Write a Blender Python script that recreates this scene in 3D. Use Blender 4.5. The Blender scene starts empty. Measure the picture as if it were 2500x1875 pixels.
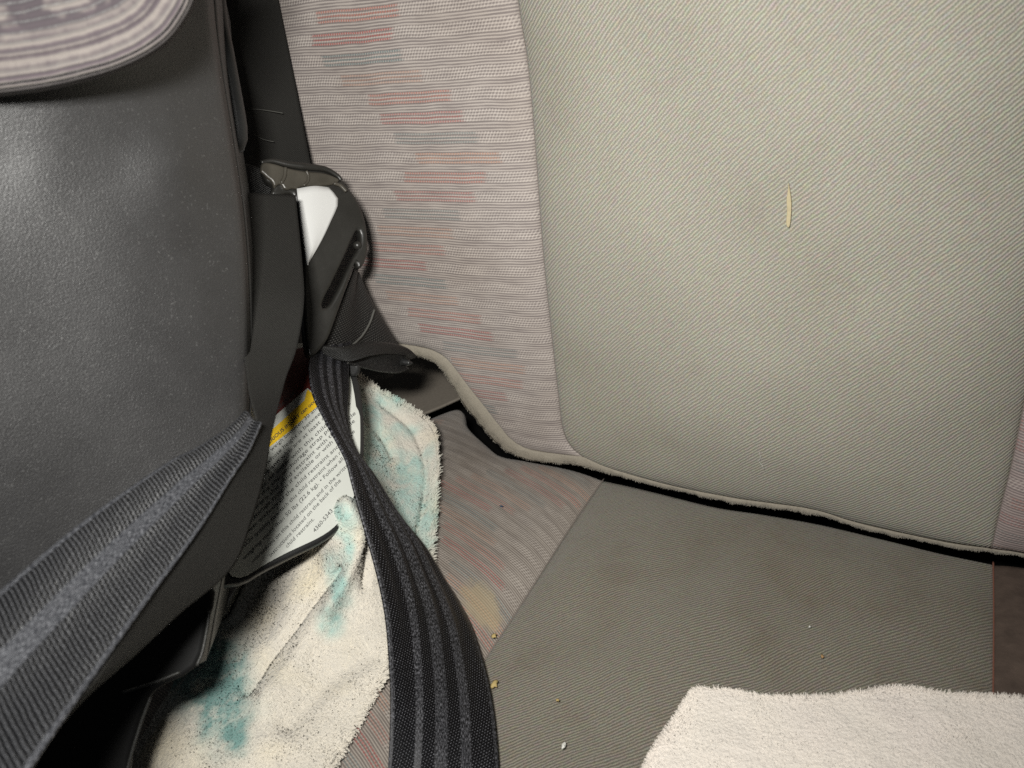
import bpy, bmesh, math, random
import numpy as np
from mathutils import Vector, Matrix, noise

random.seed(7); rng = np.random.default_rng(7)
S = bpy.context.scene
col = S.collection

# ------------------------------------------------------------------ camera frame (photo pixels 2500 x 1875)
F = 1962.0; CX, CY = 1250.0, 937.5
e1 = Vector((1175, -1256, 1962)).normalized()            # the cushion's back direction, seen from the camera
dn = Vector((502, 3487, 1962)); dn = (dn - e1 * dn.dot(e1)).normalized()   # down the backrest
exx = dn.cross(e1) * -1
if exx.x < 0: exx = -exx
R_ = Vector((exx.x, e1.x, -dn.x)); D_ = Vector((exx.y, e1.y, -dn.y)); F_ = Vector((exx.z, e1.z, -dn.z))
CAM = Vector((0.068, -0.413, 0.331))
cam_d = bpy.data.cameras.new('camera'); cam = bpy.data.objects.new('camera', cam_d); col.objects.link(cam)
M = Matrix((( R_.x, -D_.x, -F_.x, CAM.x), (R_.y, -D_.y, -F_.y, CAM.y), (R_.z, -D_.z, -F_.z, CAM.z), (0, 0, 0, 1)))
cam.matrix_world = M
cam_d.sensor_width = 36; cam_d.lens = 18 * F / 1250.0
cam_d.clip_start = 0.01; cam_d.clip_end = 50
cam_d.dof.use_dof = True; cam_d.dof.focus_distance = 0.47; cam_d.dof.aperture_fstop = 14
S.camera = cam

w = bpy.data.worlds.new('World'); S.world = w; w.use_nodes = True
w.node_tree.nodes['Background'].inputs[0].default_value = (0.9, 0.95, 1.0, 1)
w.node_tree.nodes['Background'].inputs[1].default_value = 0.028

fl = bpy.data.lights.new('camera_flash', 'AREA'); fl.shape = 'RECTANGLE'; fl.size = 0.042; fl.size_y = 0.024
fl.energy = 2.12; fl.spread = math.radians(140); fl.color = (1.0, 0.985, 0.935)
flo = bpy.data.objects.new('camera_flash', fl); col.objects.link(flo)
FL = CAM - R_ * 0.046 - D_ * 0.046
flo.matrix_world = Matrix.Translation(FL) @ ((F_ * 0.98 + R_ * 0.02 - D_ * 0.04).to_track_quat('-Z', 'Y').to_matrix().to_4x4())
S.view_settings.view_transform = 'Standard'; S.view_settings.look = 'None'
S.view_settings.exposure = 0; S.view_settings.gamma = 1
S.cycles.use_denoising = False
S.cycles.max_bounces = 4; S.cycles.diffuse_bounces = 2; S.cycles.glossy_bounces = 1; S.cycles.sample_clamp_indirect = 2.0; S.cycles.sample_clamp_direct = 4.0

# ------------------------------------------------------------------ helpers: rays and planes
def ray(px, py): return R_ * ((px - CX) / F) + D_ * ((py - CY) / F) + F_
def at(px, py, d): return CAM + ray(px, py) * d
def on_plane(px, py, o, n):
    r = ray(px, py); return CAM + r * ((o - CAM).dot(n) / r.dot(n))
def on_back(px, py, y=0.0): return on_plane(px, py, Vector((0, y, 0)), Vector((0, 1, 0)))
def on_seat(px, py, z=0.0): return on_plane(px, py, Vector((0, 0, z)), Vector((0, 0, 1)))
def to_px(P):
    P = np.asarray(P) - np.array(CAM)
    z = P @ np.array(F_)
    return CX + F * (P @ np.array(R_)) / z, CY + F * (P @ np.array(D_)) / z
def spline(pts, n, closed=False):
    """Catmull-Rom through pts, n samples evenly by length"""
    P = np.array([tuple(p) for p in pts], float)
    if closed: Q = np.vstack([P[-1], P, P[0], P[1]]); segs = len(P)
    else: Q = np.vstack([2 * P[0] - P[1], P, 2 * P[-1] - P[-2]]); segs = len(P) - 1
    out = []
    for i in range(segs):
        a, b, c, d = Q[i:i + 4]
        for t in np.linspace(0, 1, 24, endpoint=False):
            out.append(0.5 * (2 * b + (c - a) * t + (2 * a - 5 * b + 4 * c - d) * t * t + (3 * b - a - 3 * c + d) * t ** 3))
    if not closed: out.append(P[-1])
    else: out.append(P[0])
    out = np.array(out)
    L = np.r_[0, np.cumsum(np.linalg.norm(np.diff(out, axis=0), axis=1))]
    u = np.linspace(0, L[-1], n, endpoint=not closed)
    return np.stack([np.interp(u, L, out[:, k]) for k in range(out.shape[1])], 1)
def arr(pts): return np.array([tuple(p) for p in pts])
def coons(B, T, L, Rr):
    """bottom/top (n,3) left/right (m,3) -> (m,n,3)"""
    n, m = len(B), len(L)
    s = np.linspace(0, 1, n)[None, :, None]; t = np.linspace(0, 1, m)[:, None, None]
    P = (1 - t) * B[None] + t * T[None] + (1 - s) * L[:, None] + s * Rr[:, None]
    P -= (1 - s) * (1 - t) * B[0] + s * (1 - t) * B[-1] + (1 - s) * t * T[0] + s * t * T[-1]
    return P
def tps(ctrl):
    """thin-plate spline depth over pixels"""
    X = np.array([(a / 1000, b / 1000) for a, b, c in ctrl]); V = np.array([c for a, b, c in ctrl])
    def U(r): return np.where(r > 0, r * r * np.log(np.maximum(r, 1e-9)), 0)
    n = len(X); K = U(np.linalg.norm(X[:, None] - X[None], axis=2)); Pm = np.c_[np.ones(n), X]
    A = np.block([[K + 1e-4 * np.eye(n), Pm], [Pm.T, np.zeros((3, 3))]])
    co = np.linalg.solve(A, np.r_[V, 0, 0, 0])
    def f(px, py):
        q = np.stack([np.asarray(px, float) / 1000, np.asarray(py, float) / 1000], -1)
        k = U(np.linalg.norm(q[..., None, :] - X, axis=-1))
        return k @ co[:n] + co[n] + q @ co[n + 1:]
    return f
def at_np(px, py, d):
    px = np.asarray(px, float); py = np.asarray(py, float); d = np.asarray(d, float)
    r = ((px - CX) / F)[..., None] * np.array(R_) + ((py - CY) / F)[..., None] * np.array(D_) + np.array(F_)
    return np.array(CAM) + r * d[..., None]
def nz(P, sc, seed=0.0):
    P = np.asarray(P).reshape(-1, 3)
    return np.array([noise.noise(Vector((p[0] * sc + seed, p[1] * sc + seed * 1.7, p[2] * sc - seed))) for p in P])

# ------------------------------------------------------------------ helpers: objects
def setp(o, label=None, cat=None, group=None, kind=None):
    if label: o['label'] = label
    if cat: o['category'] = cat
    if group: o['group'] = group
    if kind: o['kind'] = kind
    return o
def thing(name, label, cat, loc, group=None, kind=None):
    o = bpy.data.objects.new(name, None); col.objects.link(o); o.location = loc; o.empty_display_size = 0.02
    return setp(o, label, cat, group, kind)
def link(name, me, mat, parent=None, label=None, smooth=True):
    o = bpy.data.objects.new(name, me); col.objects.link(o)
    if mat: me.materials.append(mat)
    if smooth: me.polygons.foreach_set('use_smooth', [True] * len(me.polygons))
    if parent:
        o.parent = parent
        if parent.type == 'EMPTY': o.matrix_parent_inverse = Matrix.Translation(-parent.location)   # mesh parents already sit at the world origin
    if label: o['label'] = label
    return o
def normals(P):
    du = np.gradient(P, axis=1); dv = np.gradient(P, axis=0)
    n = np.cross(du, dv); n /= np.maximum(np.linalg.norm(n, axis=2, keepdims=True), 1e-12)
    return n
def facing(P):
    n = normals(P); m, k = P.shape[0] // 2, P.shape[1] // 2
    if np.dot(n[m, k], np.array(CAM) - P[m, k]) < 0: n = -n
    return n
def grid_mesh(P, uv=None, thick=0.0, back=None, cols=None):
    """grid (m,n,3) as a slab: front face, back face and rim"""
    m, n = P.shape[:2]
    nn = facing(P)
    Bk = P - nn * thick if back is None else P + np.array(back)
    solid = thick > 0 or back is not None
    V = P.reshape(-1, 3)
    idx = np.arange(m * n).reshape(m, n)
    q = np.stack([idx[:-1, :-1], idx[:-1, 1:], idx[1:, 1:], idx[1:, :-1]], -1).reshape(-1, 4)
    raw = normals(P)[m // 2, n // 2]
    if np.dot(raw, nn[m // 2, n // 2]) < 0: q = q[:, ::-1]
    faces = [q]
    if solid:
        V = np.vstack([V, Bk.reshape(-1, 3)]); faces.append(q[:, ::-1] + m * n)
        rim = np.r_[idx[0, :], idx[1:, -1], idx[-1, -2::-1], idx[-2:0:-1, 0]]
        nx = np.roll(rim, -1)
        r = np.stack([rim, rim + m * n, nx + m * n, nx], -1)
        if np.dot(raw, nn[m // 2, n // 2]) < 0: r = r[:, ::-1]
        faces.append(r)
    Fa = np.vstack(faces)
    me = bpy.data.meshes.new('mesh'); me.from_pydata(V.tolist(), [], Fa.tolist())
    if uv is not None:
        U = uv.reshape(-1, 2)
        if solid: U = np.vstack([U, U])
        lay = me.uv_layers.new(name='UVMap')
        li = np.empty(len(me.loops), int); me.loops.foreach_get('vertex_index', li)
        lay.data.foreach_set('uv', U[li].astype(np.float32).ravel())
    if cols is not None:
        Cc = cols.reshape(-1, 4)
        if solid: Cc = np.vstack([Cc, Cc])
        a = me.color_attributes.new('tint', 'FLOAT_COLOR', 'POINT'); a.data.foreach_set('color', Cc.astype(np.float32).ravel())
    me.update(); return me
def strands(roots, dirs, length, width, cols, curl=0.4, seg=3, nrm=None):
    """short bent fibre strips as one mesh (numpy)"""
    N = len(roots)
    side = np.cross(dirs, rng.normal(size=(N, 3))); side /= np.linalg.norm(side, axis=1, keepdims=True)
    if nrm is not None:                                             # faces turned outwards, so the pile shades as one soft surface
        side *= np.where(np.sum(np.cross(side, dirs) * nrm, axis=1, keepdims=True) < 0, -1.0, 1.0)
    bend = np.cross(side, dirs) * (rng.uniform(-1, 1, (N, 1)) * curl)
    L = length * rng.uniform(.6, 1.25, (N, 1))
    V = np.zeros((N, seg * 2, 3))
    for k in range(seg):
        t = k / (seg - 1)
        c = roots + dirs * (L * t) + bend * (L * t * t)
        wd = np.asarray(width) * (1 - .45 * t)
        V[:, 2 * k] = c - side * wd / 2; V[:, 2 * k + 1] = c + side * wd / 2
    base = (np.arange(N) * seg * 2)[:, None]
    fs = [np.stack([base[:, 0] + 2 * k, base[:, 0] + 2 * k + 1, base[:, 0] + 2 * k + 3, base[:, 0] + 2 * k + 2], -1) for k in range(seg - 1)]
    Fa = np.vstack(fs)
    me = bpy.data.meshes.new('fibres')
    me.vertices.add(N * seg * 2); me.vertices.foreach_set('co', V.astype(np.float32).ravel())
    me.loops.add(Fa.size); me.loops.foreach_set('vertex_index', Fa.astype(np.int32).ravel())
    me.polygons.add(len(Fa)); me.polygons.foreach_set('loop_start', (np.arange(len(Fa)) * 4).astype(np.int32))
    a = me.color_attributes.new('tint', 'FLOAT_COLOR', 'POINT')
    a.data.foreach_set('color', np.repeat(cols, seg * 2, axis=0).astype(np.float32).ravel())
    me.update(calc_edges=True)
    if nrm is not None:
        cn = np.repeat(nrm * .8 + np.cross(side, dirs) * .35, seg * 2, axis=0); cn /= np.linalg.norm(cn, axis=1, keepdims=True)
        me.polygons.foreach_set('use_smooth', np.ones(len(me.polygons), bool))
        me.normals_split_custom_set_from_vertices(cn.tolist())
    return me
class Plane:
    """a flat frame standing in the scene; pixels are dropped on it"""
    def __init__(s, o, n):
        s.o = Vector(o); s.n = Vector(n).normalized()
        if s.n.dot(CAM - s.o) < 0: s.n = -s.n
        s.x = (R_ - s.n * R_.dot(s.n)).normalized(); s.y = s.n.cross(s.x)
        s.mat = Matrix(((s.x.x, s.y.x, s.n.x, s.o.x), (s.x.y, s.y.y, s.n.y, s.o.y), (s.x.z, s.y.z, s.n.z, s.o.z), (0, 0, 0, 1)))
    def loc(s, px, py):
        p = on_plane(px, py, s.o, s.n) - s.o; return (p.dot(s.x), p.dot(s.y))
    def world(s, x, y, h=0.0): return s.o + s.x * x + s.y * y + s.n * h
def plate_mesh(pl, outline, thick, bevel=0.0, holes=(), smooth=6, z=0.0, res=3):
    """extruded, bevelled outline (pixels) lying on a Plane; top face at height z"""
    cu = bpy.data.curves.new('c', 'CURVE'); cu.dimensions = '2D'; cu.fill_mode = 'BOTH'
    cu.extrude = max(thick / 2 - bevel, 1e-5); cu.bevel_depth = bevel; cu.bevel_resolution = res; cu.offset = -bevel
    for o in (outline, *holes):
        L = arr([pl.loc(*p) for p in o])
        if smooth: L = spline(L, len(L) * smooth, True)
        sp = cu.splines.new('POLY'); sp.points.add(len(L) - 1)
        for q, c in zip(sp.points, L): q.co = (c[0], c[1], 0, 1)
        sp.use_cyclic_u = True
    ob = bpy.data.objects.new('tmp', cu); col.objects.link(ob)
    dg = bpy.context.evaluated_depsgraph_get(); dg.update()
    me = bpy.data.meshes.new_from_object(ob.evaluated_get(dg))
    bpy.data.objects.remove(ob); bpy.data.curves.remove(cu)
    me.transform(pl.mat @ Matrix.Translation((0, 0, z - thick / 2)))
    me.materials.clear(); return me
def tube_mesh(path, rad, n=10, caps=True):
    P = np.asarray(path); k = len(P); rad = np.broadcast_to(np.asarray(rad, float), (k,))
    T = np.gradient(P, axis=0); T /= np.linalg.norm(T, axis=1, keepdims=True)
    a = np.cross(T, np.array(F_)); a /= np.linalg.norm(a, axis=1, keepdims=True); b = np.cross(T, a)
    th = np.linspace(0, 2 * np.pi, n, endpoint=False)
    V = P[:, None] + rad[:, None, None] * (np.cos(th)[None, :, None] * a[:, None] + np.sin(th)[None, :, None] * b[:, None])
    fs = []
    for i in range(k - 1):
        for j in range(n): fs.append((i * n + j, i * n + (j + 1) % n, (i + 1) * n + (j + 1) % n, (i + 1) * n + j))
    if caps: fs.append(tuple(range(n))[::-1]); fs.append(tuple((k - 1) * n + j for j in range(n)))
    me = bpy.data.meshes.new('tube'); me.from_pydata(V.reshape(-1, 3).tolist(), [], fs); return me
def blob_mesh(c, r, seed, squash=(1, 1, 1), sub=2, rough=.35):
    bm = bmesh.new(); bmesh.ops.create_icosphere(bm, subdivisions=sub, radius=1)
    for v in bm.verts:
        d = v.co.normalized(); k = 1 + rough * noise.noise(d * 1.9 + Vector((seed, seed * 2, 0)))
        v.co = Vector((d.x * squash[0], d.y * squash[1], d.z * squash[2])) * (r * k) + c
    me = bpy.data.meshes.new('blob'); bm.to_mesh(me); bm.free(); return me

# ------------------------------------------------------------------ helpers: materials
class NT:
    def __init__(s, name, rough=.8, spec=.3):
        s.m = bpy.data.materials.new(name); s.m.use_nodes = True; s.t = s.m.node_tree
        s.b = s.t.nodes['Principled BSDF']; s.b.inputs['Roughness'].default_value = rough
        s.b.inputs['Specular IOR Level'].default_value = spec
    def n(s, ty, **kw):
        nd = s.t.nodes.new(ty)
        for k, v in kw.items(): setattr(nd, k, v)
        return nd
    def put(s, sock, v):
        if hasattr(v, 'is_output'): s.t.links.new(v, sock)
        else: sock.default_value = v
    def mth(s, op, a, b=0.0, c=None, clamp=False):
        nd = s.n('ShaderNodeMath', operation=op, use_clamp=clamp); s.put(nd.inputs[0], a); s.put(nd.inputs[1], b)
        if c is not None: s.put(nd.inputs[2], c)
        return nd.outputs[0]
    def add(s, a, b): return s.mth('ADD', a, b)
    def sub(s, a, b): return s.mth('SUBTRACT', a, b)
    def mul(s, a, b): return s.mth('MULTIPLY', a, b)
    def step(s, v, lo, hi):
        nd = s.n('ShaderNodeMapRange', interpolation_type='SMOOTHSTEP'); s.put(nd.inputs[0], v)
        s.put(nd.inputs[1], lo); s.put(nd.inputs[2], hi); return nd.outputs[0]
    def sin(s, v, period, ph=0.0): return s.mth('SINE', s.mth('MULTIPLY_ADD', v, 2 * math.pi / period, ph))
    def s01(s, v, period, ph=0.0): return s.mth('MULTIPLY_ADD', s.sin(v, period, ph), .5, .5)
    def mix(s, f, a, b, mode='MIX'):
        nd = s.n('ShaderNodeMix', data_type='RGBA', blend_type=mode); s.put(nd.inputs[0], f)
        for i, v in ((6, a), (7, b)): s.put(nd.inputs[i], (*v, 1) if isinstance(v, tuple) and len(v) == 3 else v)
        return nd.outputs[2]
    def uv(s):
        u = s.n('ShaderNodeUVMap'); x = s.n('ShaderNodeSeparateXYZ'); s.t.links.new(u.outputs[0], x.inputs[0])
        return u.outputs[0], x.outputs[0], x.outputs[1]
    def obj(s): return s.n('ShaderNodeTexCoord').outputs['Object']
    def noise(s, vec, scale, detail=2.0, rough=.5, out=0):
        nd = s.n('ShaderNodeTexNoise'); s.put(nd.inputs['Vector'], vec); nd.inputs['Scale'].default_value = scale
        nd.inputs['Detail'].default_value = detail; nd.inputs['Roughness'].default_value = rough; return nd.outputs[out]
    def vec(s, x, y, z=0.0):
        nd = s.n('ShaderNodeCombineXYZ'); s.put(nd.inputs[0], x); s.put(nd.inputs[1], y); s.put(nd.inputs[2], z); return nd.outputs[0]
    def color(s, c): s.put(s.b.inputs['Base Color'], (*c, 1) if isinstance(c, tuple) and len(c) == 3 else c)
    def bump(s, h, dist, strength=1.0):
        nd = s.n('ShaderNodeBump'); nd.inputs['Strength'].default_value = strength; nd.inputs['Distance'].default_value = dist
        s.put(nd.inputs['Height'], h); s.t.links.new(nd.outputs[0], s.b.inputs['Normal'])
    def sheen(s, v, tint=(1, 1, 1)):
        s.b.inputs['Sheen Weight'].default_value = v; s.b.inputs['Sheen Roughness'].default_value = .5
        s.b.inputs['Sheen Tint'].default_value = (*tint, 1)

def mat_twill(name, light, dark, dirt, dirt_amt, wobble=.005, period=.0017):
    t = NT(name, .78, .25); uvv, u, v = t.uv()
    nw = t.noise(uvv, 14, 2); wob = t.add(t.mul(t.sub(nw, .5), wobble), t.mul(t.sub(t.noise(uvv, 240, 2, .6), .5), .0011))
    ph = t.add(t.add(t.mul(u, -.70), t.mul(v, .714)), wob)          # across the diagonal ribs
    al = t.add(t.mul(u, .714), t.mul(v, .70))                        # along them
    rib = t.s01(ph, period)
    thread = t.s01(al, .0011, 0)
    thr2 = t.s01(t.add(al, t.mul(ph, 1.3)), .0009)
    fine = t.noise(uvv, 1500, 2, .7)
    h = t.add(t.mul(rib, .8), t.add(t.mul(t.mul(rib, thread), .35), t.mul(fine, .35)))
    c = t.mix(t.step(t.add(rib, t.mul(t.sub(fine, .5), 2.2)), -.25, 1.25), dark, light)
    spk = t.noise(t.vec(t.mul(ph, 3.0), al), 260, 2, .6, 1)          # melange of thin warm and green yarns
    c = t.mix(.2, c, spk, 'OVERLAY')
    glint = t.step(t.noise(t.vec(ph, al, 3.3), 1900, 1), .74, .84)
    c = t.mix(t.mul(glint, .55), c, (.75, .74, .68))
    d = t.step(t.noise(uvv, 9, 4, .6), .42, .78)
    c = t.mix(t.mul(d, dirt_amt), c, dirt, 'MULTIPLY')
    d2 = t.step(t.noise(uvv, 34, 3, .6), .5, .8)
    c = t.mix(t.mul(d2, dirt_amt * .6), c, dirt, 'MULTIPLY')
    t.color(c); t.bump(h, .00035, .8); t.sheen(.12); return t.m

def mat_knit(name, v0, x0, base_l, base_d, sat, dull, pitch=.0117, stain=None, chv=.30):
    """striped knit: thin courses, every 11.7 mm a row of short coloured dashes"""
    t = NT(name, .8, .25); uvv, u, v = t.uv()
    nw = t.noise(uvv, 22, 2); v = t.add(v, t.mul(t.sub(nw, .5), .0035))
    r = t.add(t.mul(t.sub(v0, v), 1 / pitch), 7.0)
    ri = t.mth('ROUND', r); fr = t.sub(r, ri)
    tri = t.mth('ABSOLUTE', t.sub(t.mth('FLOORED_MODULO', t.add(ri, 11.0), 12.0), 6.0))   # zigzag of the dashes
    jit = t.n('ShaderNodeTexWhiteNoise', noise_dimensions='1D'); t.put(jit.inputs['W'], ri)
    jit2 = t.n('ShaderNodeTexWhiteNoise', noise_dimensions='1D'); t.put(jit2.inputs['W'], t.add(ri, .37))
    start = t.sub(x0, t.add(t.mul(tri, .0104), t.mul(jit.outputs[0], .008)))
    dx = t.mth('FRACT', t.mul(t.sub(u, start), 1 / .155))
    dx = t.add(dx, t.mul(t.sub(t.noise(t.vec(0.0, v), 700, 1), .5), .05))
    dash = t.mul(t.step(dx, .02, .035), t.sub(1.0, t.step(dx, .38, .41)))
    band = t.sub(1.0, t.step(t.mth('ABSOLUTE', fr), .26, .31))
    course = t.s01(v, pitch / 7.0)                                    # fine courses
    stitch = t.s01(u, .00165)
    chev = t.s01(t.add(t.sub(u, t.mul(v, .55)), t.mul(t.sub(t.noise(uvv, 300, 2, .6), .5), .0012)), .0020)
    fine = t.noise(uvv, 1300, 2, .7)
    yarn = t.noise(t.vec(t.mul(u, .12), v), 420, 2, .6)
    body = t.step(t.add(course, t.add(t.mul(t.sub(fine, .5), .7), t.mul(t.sub(yarn, .5), 1.5))), -.05, 1.05)
    c = t.mix(body, base_d, base_l)
    # pale chevron stitches beside the dashes
    ch = t.mul(t.mul(band, t.sub(1.0, dash)), t.step(chev, .35, .8))
    c = t.mix(t.mul(ch, t.add(.1, t.mul(t.step(t.noise(t.vec(t.mul(u, .5), v), 130, 3, .7), .3, .7), chv))), c, (.60, .545, .50))
    k = t.mth('FLOORED_MODULO', ri, 4.0)
    teal, org, ro, red = (.15, .19, .19), (.40, .22, .155), (.36, .155, .125), (.33, .10, .09)
    dc = t.mix(t.step(k, .45, .55), ro, red)
    dc = t.mix(t.step(k, 1.45, 1.55), dc, teal)
    dc = t.mix(t.step(k, 2.45, 2.55), dc, org)
    lines = t.step(t.add(t.s01(fr, .215, 1.57), t.mul(t.sub(yarn, .5), .6)), .3, .9)
    dots = t.add(.3, t.mul(t.step(t.add(stitch, t.mul(t.sub(fine, .5), .8)), .2, .8), .7))
    c = t.mix(t.mul(t.mul(dash, band), t.mul(t.mul(lines, dots), t.mul(sat, t.add(.55, t.mul(jit2.outputs[0], .45))))), c, dc)
    d = t.step(t.noise(uvv, 11, 4, .6), .38, .75)
    c = t.mix(t.mul(d, dull), c, (.52, .45, .38), 'MULTIPLY')
    if stain:                                                       # a tan food stain soaked into the knit
        px_ = t.mul(t.sub(u, stain[0]), 1 / .016); py_ = t.mul(t.sub(v, stain[1]), 1 / .011)
        dd = t.add(t.add(t.mul(px_, px_), t.mul(py_, py_)), t.mul(t.sub(t.noise(uvv, 140, 3, .6), .5), 2.2))
        c = t.mix(t.mul(t.sub(1.0, t.step(dd, .3, 1.5)), .6), c, (.34, .27, .16))
    t.color(c)
    h = t.add(t.mul(course, .6), t.add(t.mul(t.mul(band, chev), .5), t.mul(fine, .4)))
    t.bump(h, .00035, .8); t.sheen(.12); return t.m

def mat_web(name, base, thread, W, bands, row, colw, spec=.5, rough=.42, ladder=None, shine=.6, thr=.60):
    """woven belt: bands = (centre, half width) of lengthwise satin bands, in fractions of the width"""
    t = NT(name, rough, spec); uvv, u, v = t.uv()
    x = t.mul(u, 1 / W)
    sat = 0.0
    for c0, hw in bands:
        b = t.sub(1.0, t.step(t.mth('ABSOLUTE', t.sub(x, c0)), hw * .8, hw * 1.1)); sat = b if sat == 0.0 else t.add(sat, b)
    sk = t.add(v, t.mul(u, .45))
    rows = t.s01(sk, row); cols_ = t.s01(t.add(u, t.mul(v, .25)), colw)
    nse = t.noise(uvv, 1200, 2, .6)
    dot = t.step(t.add(t.mul(rows, cols_), t.mul(t.sub(nse, .5), .55)), thr, thr + .3)
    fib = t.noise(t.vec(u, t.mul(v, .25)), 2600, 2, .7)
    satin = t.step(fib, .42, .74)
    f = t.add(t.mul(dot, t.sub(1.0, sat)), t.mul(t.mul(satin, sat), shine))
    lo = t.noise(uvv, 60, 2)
    c = t.mix(t.mul(f, t.add(.45, t.mul(lo, .9))), base, thread)  # flash glints and satin sheen painted in as pale thread colour
    t.color(c)
    h = t.add(t.mul(t.mul(rows, t.sub(1.0, sat)), .9), t.add(t.mul(sat, .7), t.add(t.mul(satin, .25), t.mul(nse, .25))))
    if ladder:
        lad = t.s01(t.add(v, t.mul(t.sub(t.noise(uvv, 130, 2), .5), .0016)), ladder); h = t.add(t.mul(t.mul(lad, t.sub(1.0, sat)), 1.6), t.mul(h, .5))
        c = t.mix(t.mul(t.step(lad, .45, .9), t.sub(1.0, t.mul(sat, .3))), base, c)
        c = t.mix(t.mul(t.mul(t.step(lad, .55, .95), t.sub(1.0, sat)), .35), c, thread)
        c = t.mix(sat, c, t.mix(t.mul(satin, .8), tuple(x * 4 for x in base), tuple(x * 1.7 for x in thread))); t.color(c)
    t.bump(h, .0004, .9); return t.m

def mat_plastic(name, base, rough, grain=1300, bump=.0002, mott=.3, spec=.5, scuff_sparkle=0.0):
    t = NT(name, rough, spec); o = t.obj()
    g = t.noise(o, grain, 3, .6); l = t.noise(o, 45, 4, .6)
    c = t.mix(t.mul(t.step(l, .3, .75), mott), base, tuple(min(1, x * 1.9 + .004) for x in base))
    if scuff_sparkle:
        s1 = t.step(t.noise(o, 90, 5, .75), .63, .74)
        c = t.mix(t.mul(s1, scuff_sparkle), c, (.30, .30, .28))
        sp = t.step(t.noise(o, 900, 2, .6), .64, .72); c = t.mix(t.mul(sp, .12), c, (.35, .35, .34))  # sparkle of the grain painted as pale specks
    t.color(c); t.put(t.b.inputs['Roughness'], t.add(rough - .08, t.mul(l, .16)))
    t.bump(g, bump, .8); return t.m

def mat_fibre(name, gain=1.0):
    t = NT(name, .85, .2); a = t.n('ShaderNodeVertexColor', layer_name='tint')
    c = t.mix(1.0, a.outputs[0], (gain, gain, gain), 'MULTIPLY'); t.color(c)
    o = t.obj(); t.bump(t.add(t.noise(o, 700, 3, .6), t.mul(t.noise(o, 260, 2), .8)), .0016, .8); t.sheen(.25); return t.m

def mat_plain(name, c, rough=.7, spec=.3, var=.25, scale=400, bump=.0002):
    t = NT(name, rough, spec); o = t.obj(); n = t.noise(o, scale, 3, .6)
    t.color(t.mix(t.mul(n, var * 2), c, tuple(x * .45 for x in c))); t.bump(n, bump, .6); return t.m

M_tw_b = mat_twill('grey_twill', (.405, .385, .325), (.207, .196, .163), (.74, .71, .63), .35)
M_tw_c = mat_twill('soiled_shaded_twill', (.236, .216, .176), (.090, .081, .064), (.72, .64, .55), .6, .008, .0015)  # darker twill: dirt plus the cushion's grazing light, put into the colour
M_kn_b = mat_knit('striped_knit', .222, -.2187, (.395, .352, .322), (.19, .163, .157), 1.0, .3)
_st = on_seat(1178, 1488)
M_kn_c = mat_knit('soiled_shaded_knit', .03, -.165, (.315, .28, .245), (.145, .122, .108), .95, .5, .0104, (_st.x, _st.y + 1.5 * (_st.x + .31) ** 2), .16)  # knit darkened for dirt and for grazing light painted in
M_kn_r = mat_knit('faded_striped_knit', .05, .13, (.40, .335, .32), (.22, .18, .18), .6, .5)
M_brown = mat_plain('worn_brown_fabric', (.115, .084, .068), .85, .2, .6, 110, .0012)
M_taupe = mat_plain('taupe_fabric', (.24, .21, .175), .85, .2, .35, 500, .0004)
M_felt = mat_plain('taupe_felt', (.34, .305, .25), .95, .1, .35, 900, .0006)
M_gap_shade = mat_plain('black_gap_shade', (.006, .006, .006), .95, .05)
M_shell = mat_plastic('grey_grained_plastic', (.0165, .016, .0165), .47, 1500, .00030, .15, 1.0, .03)
M_base = mat_plastic('black_plastic', (.012, .012, .012), .42, 1600, .0001, .3)
M_latch = mat_plastic('dark_brown_plastic', (.014, .0132, .0115), .36, 1800, .00006, .35)
M_latch2 = mat_plastic('paler_brown_plastic', (.036, .032, .025), .36, 1500, .00008, .6)  # paler brown than the plate itself
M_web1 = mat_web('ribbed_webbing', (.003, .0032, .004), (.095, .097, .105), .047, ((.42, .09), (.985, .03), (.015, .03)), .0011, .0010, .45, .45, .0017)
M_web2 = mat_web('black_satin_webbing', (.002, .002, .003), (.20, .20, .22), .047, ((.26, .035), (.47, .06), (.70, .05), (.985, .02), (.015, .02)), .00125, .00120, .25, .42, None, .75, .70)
M_web3 = mat_web('matt_webbing', (.016, .0153, .0138), (.036, .0345, .031), .047, (), .0011, .0010, .25, .7)
M_web4 = mat_web('dotted_webbing', (.008, .008, .008), (.11, .107, .10), .047, (), .0015, .0013, .4, .45)
M_white = mat_plain('white_insert_face', (.52, .52, .51), .3, .5, .03, 80, .00002)  # bright white face of the latch insert
def mat_loops(name):
    t = NT(name, .9, .1); a = t.n('ShaderNodeVertexColor', layer_name='tint')
    d = t.n('ShaderNodeBsdfDiffuse'); tr = t.n('ShaderNodeBsdfTranslucent'); mx = t.n('ShaderNodeMixShader'); mx.inputs[0].default_value = .12
    for nd in (d, tr): t.t.links.new(a.outputs[0], nd.inputs[0])
    g = t.n('ShaderNodeNewGeometry'); vm = t.n('ShaderNodeVectorMath', operation='SCALE')       # both sides of a strip keep the pile's outward normal
    t.t.links.new(g.outputs['Normal'], vm.inputs[0]); t.put(vm.inputs['Scale'], t.sub(1.0, t.mul(g.outputs['Backfacing'], 2.0)))
    t.t.links.new(vm.outputs[0], d.inputs['Normal'])
    t.t.links.new(d.outputs[0], mx.inputs[1]); t.t.links.new(tr.outputs[0], mx.inputs[2])
    t.t.links.new(mx.outputs[0], t.t.nodes['Material Output'].inputs[0]); return t.m
M_loops = mat_loops('terry_loop_yarn'); M_felt_f = mat_fibre('felt_fibre'); M_terry = mat_fibre('terry_fibre')

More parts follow.
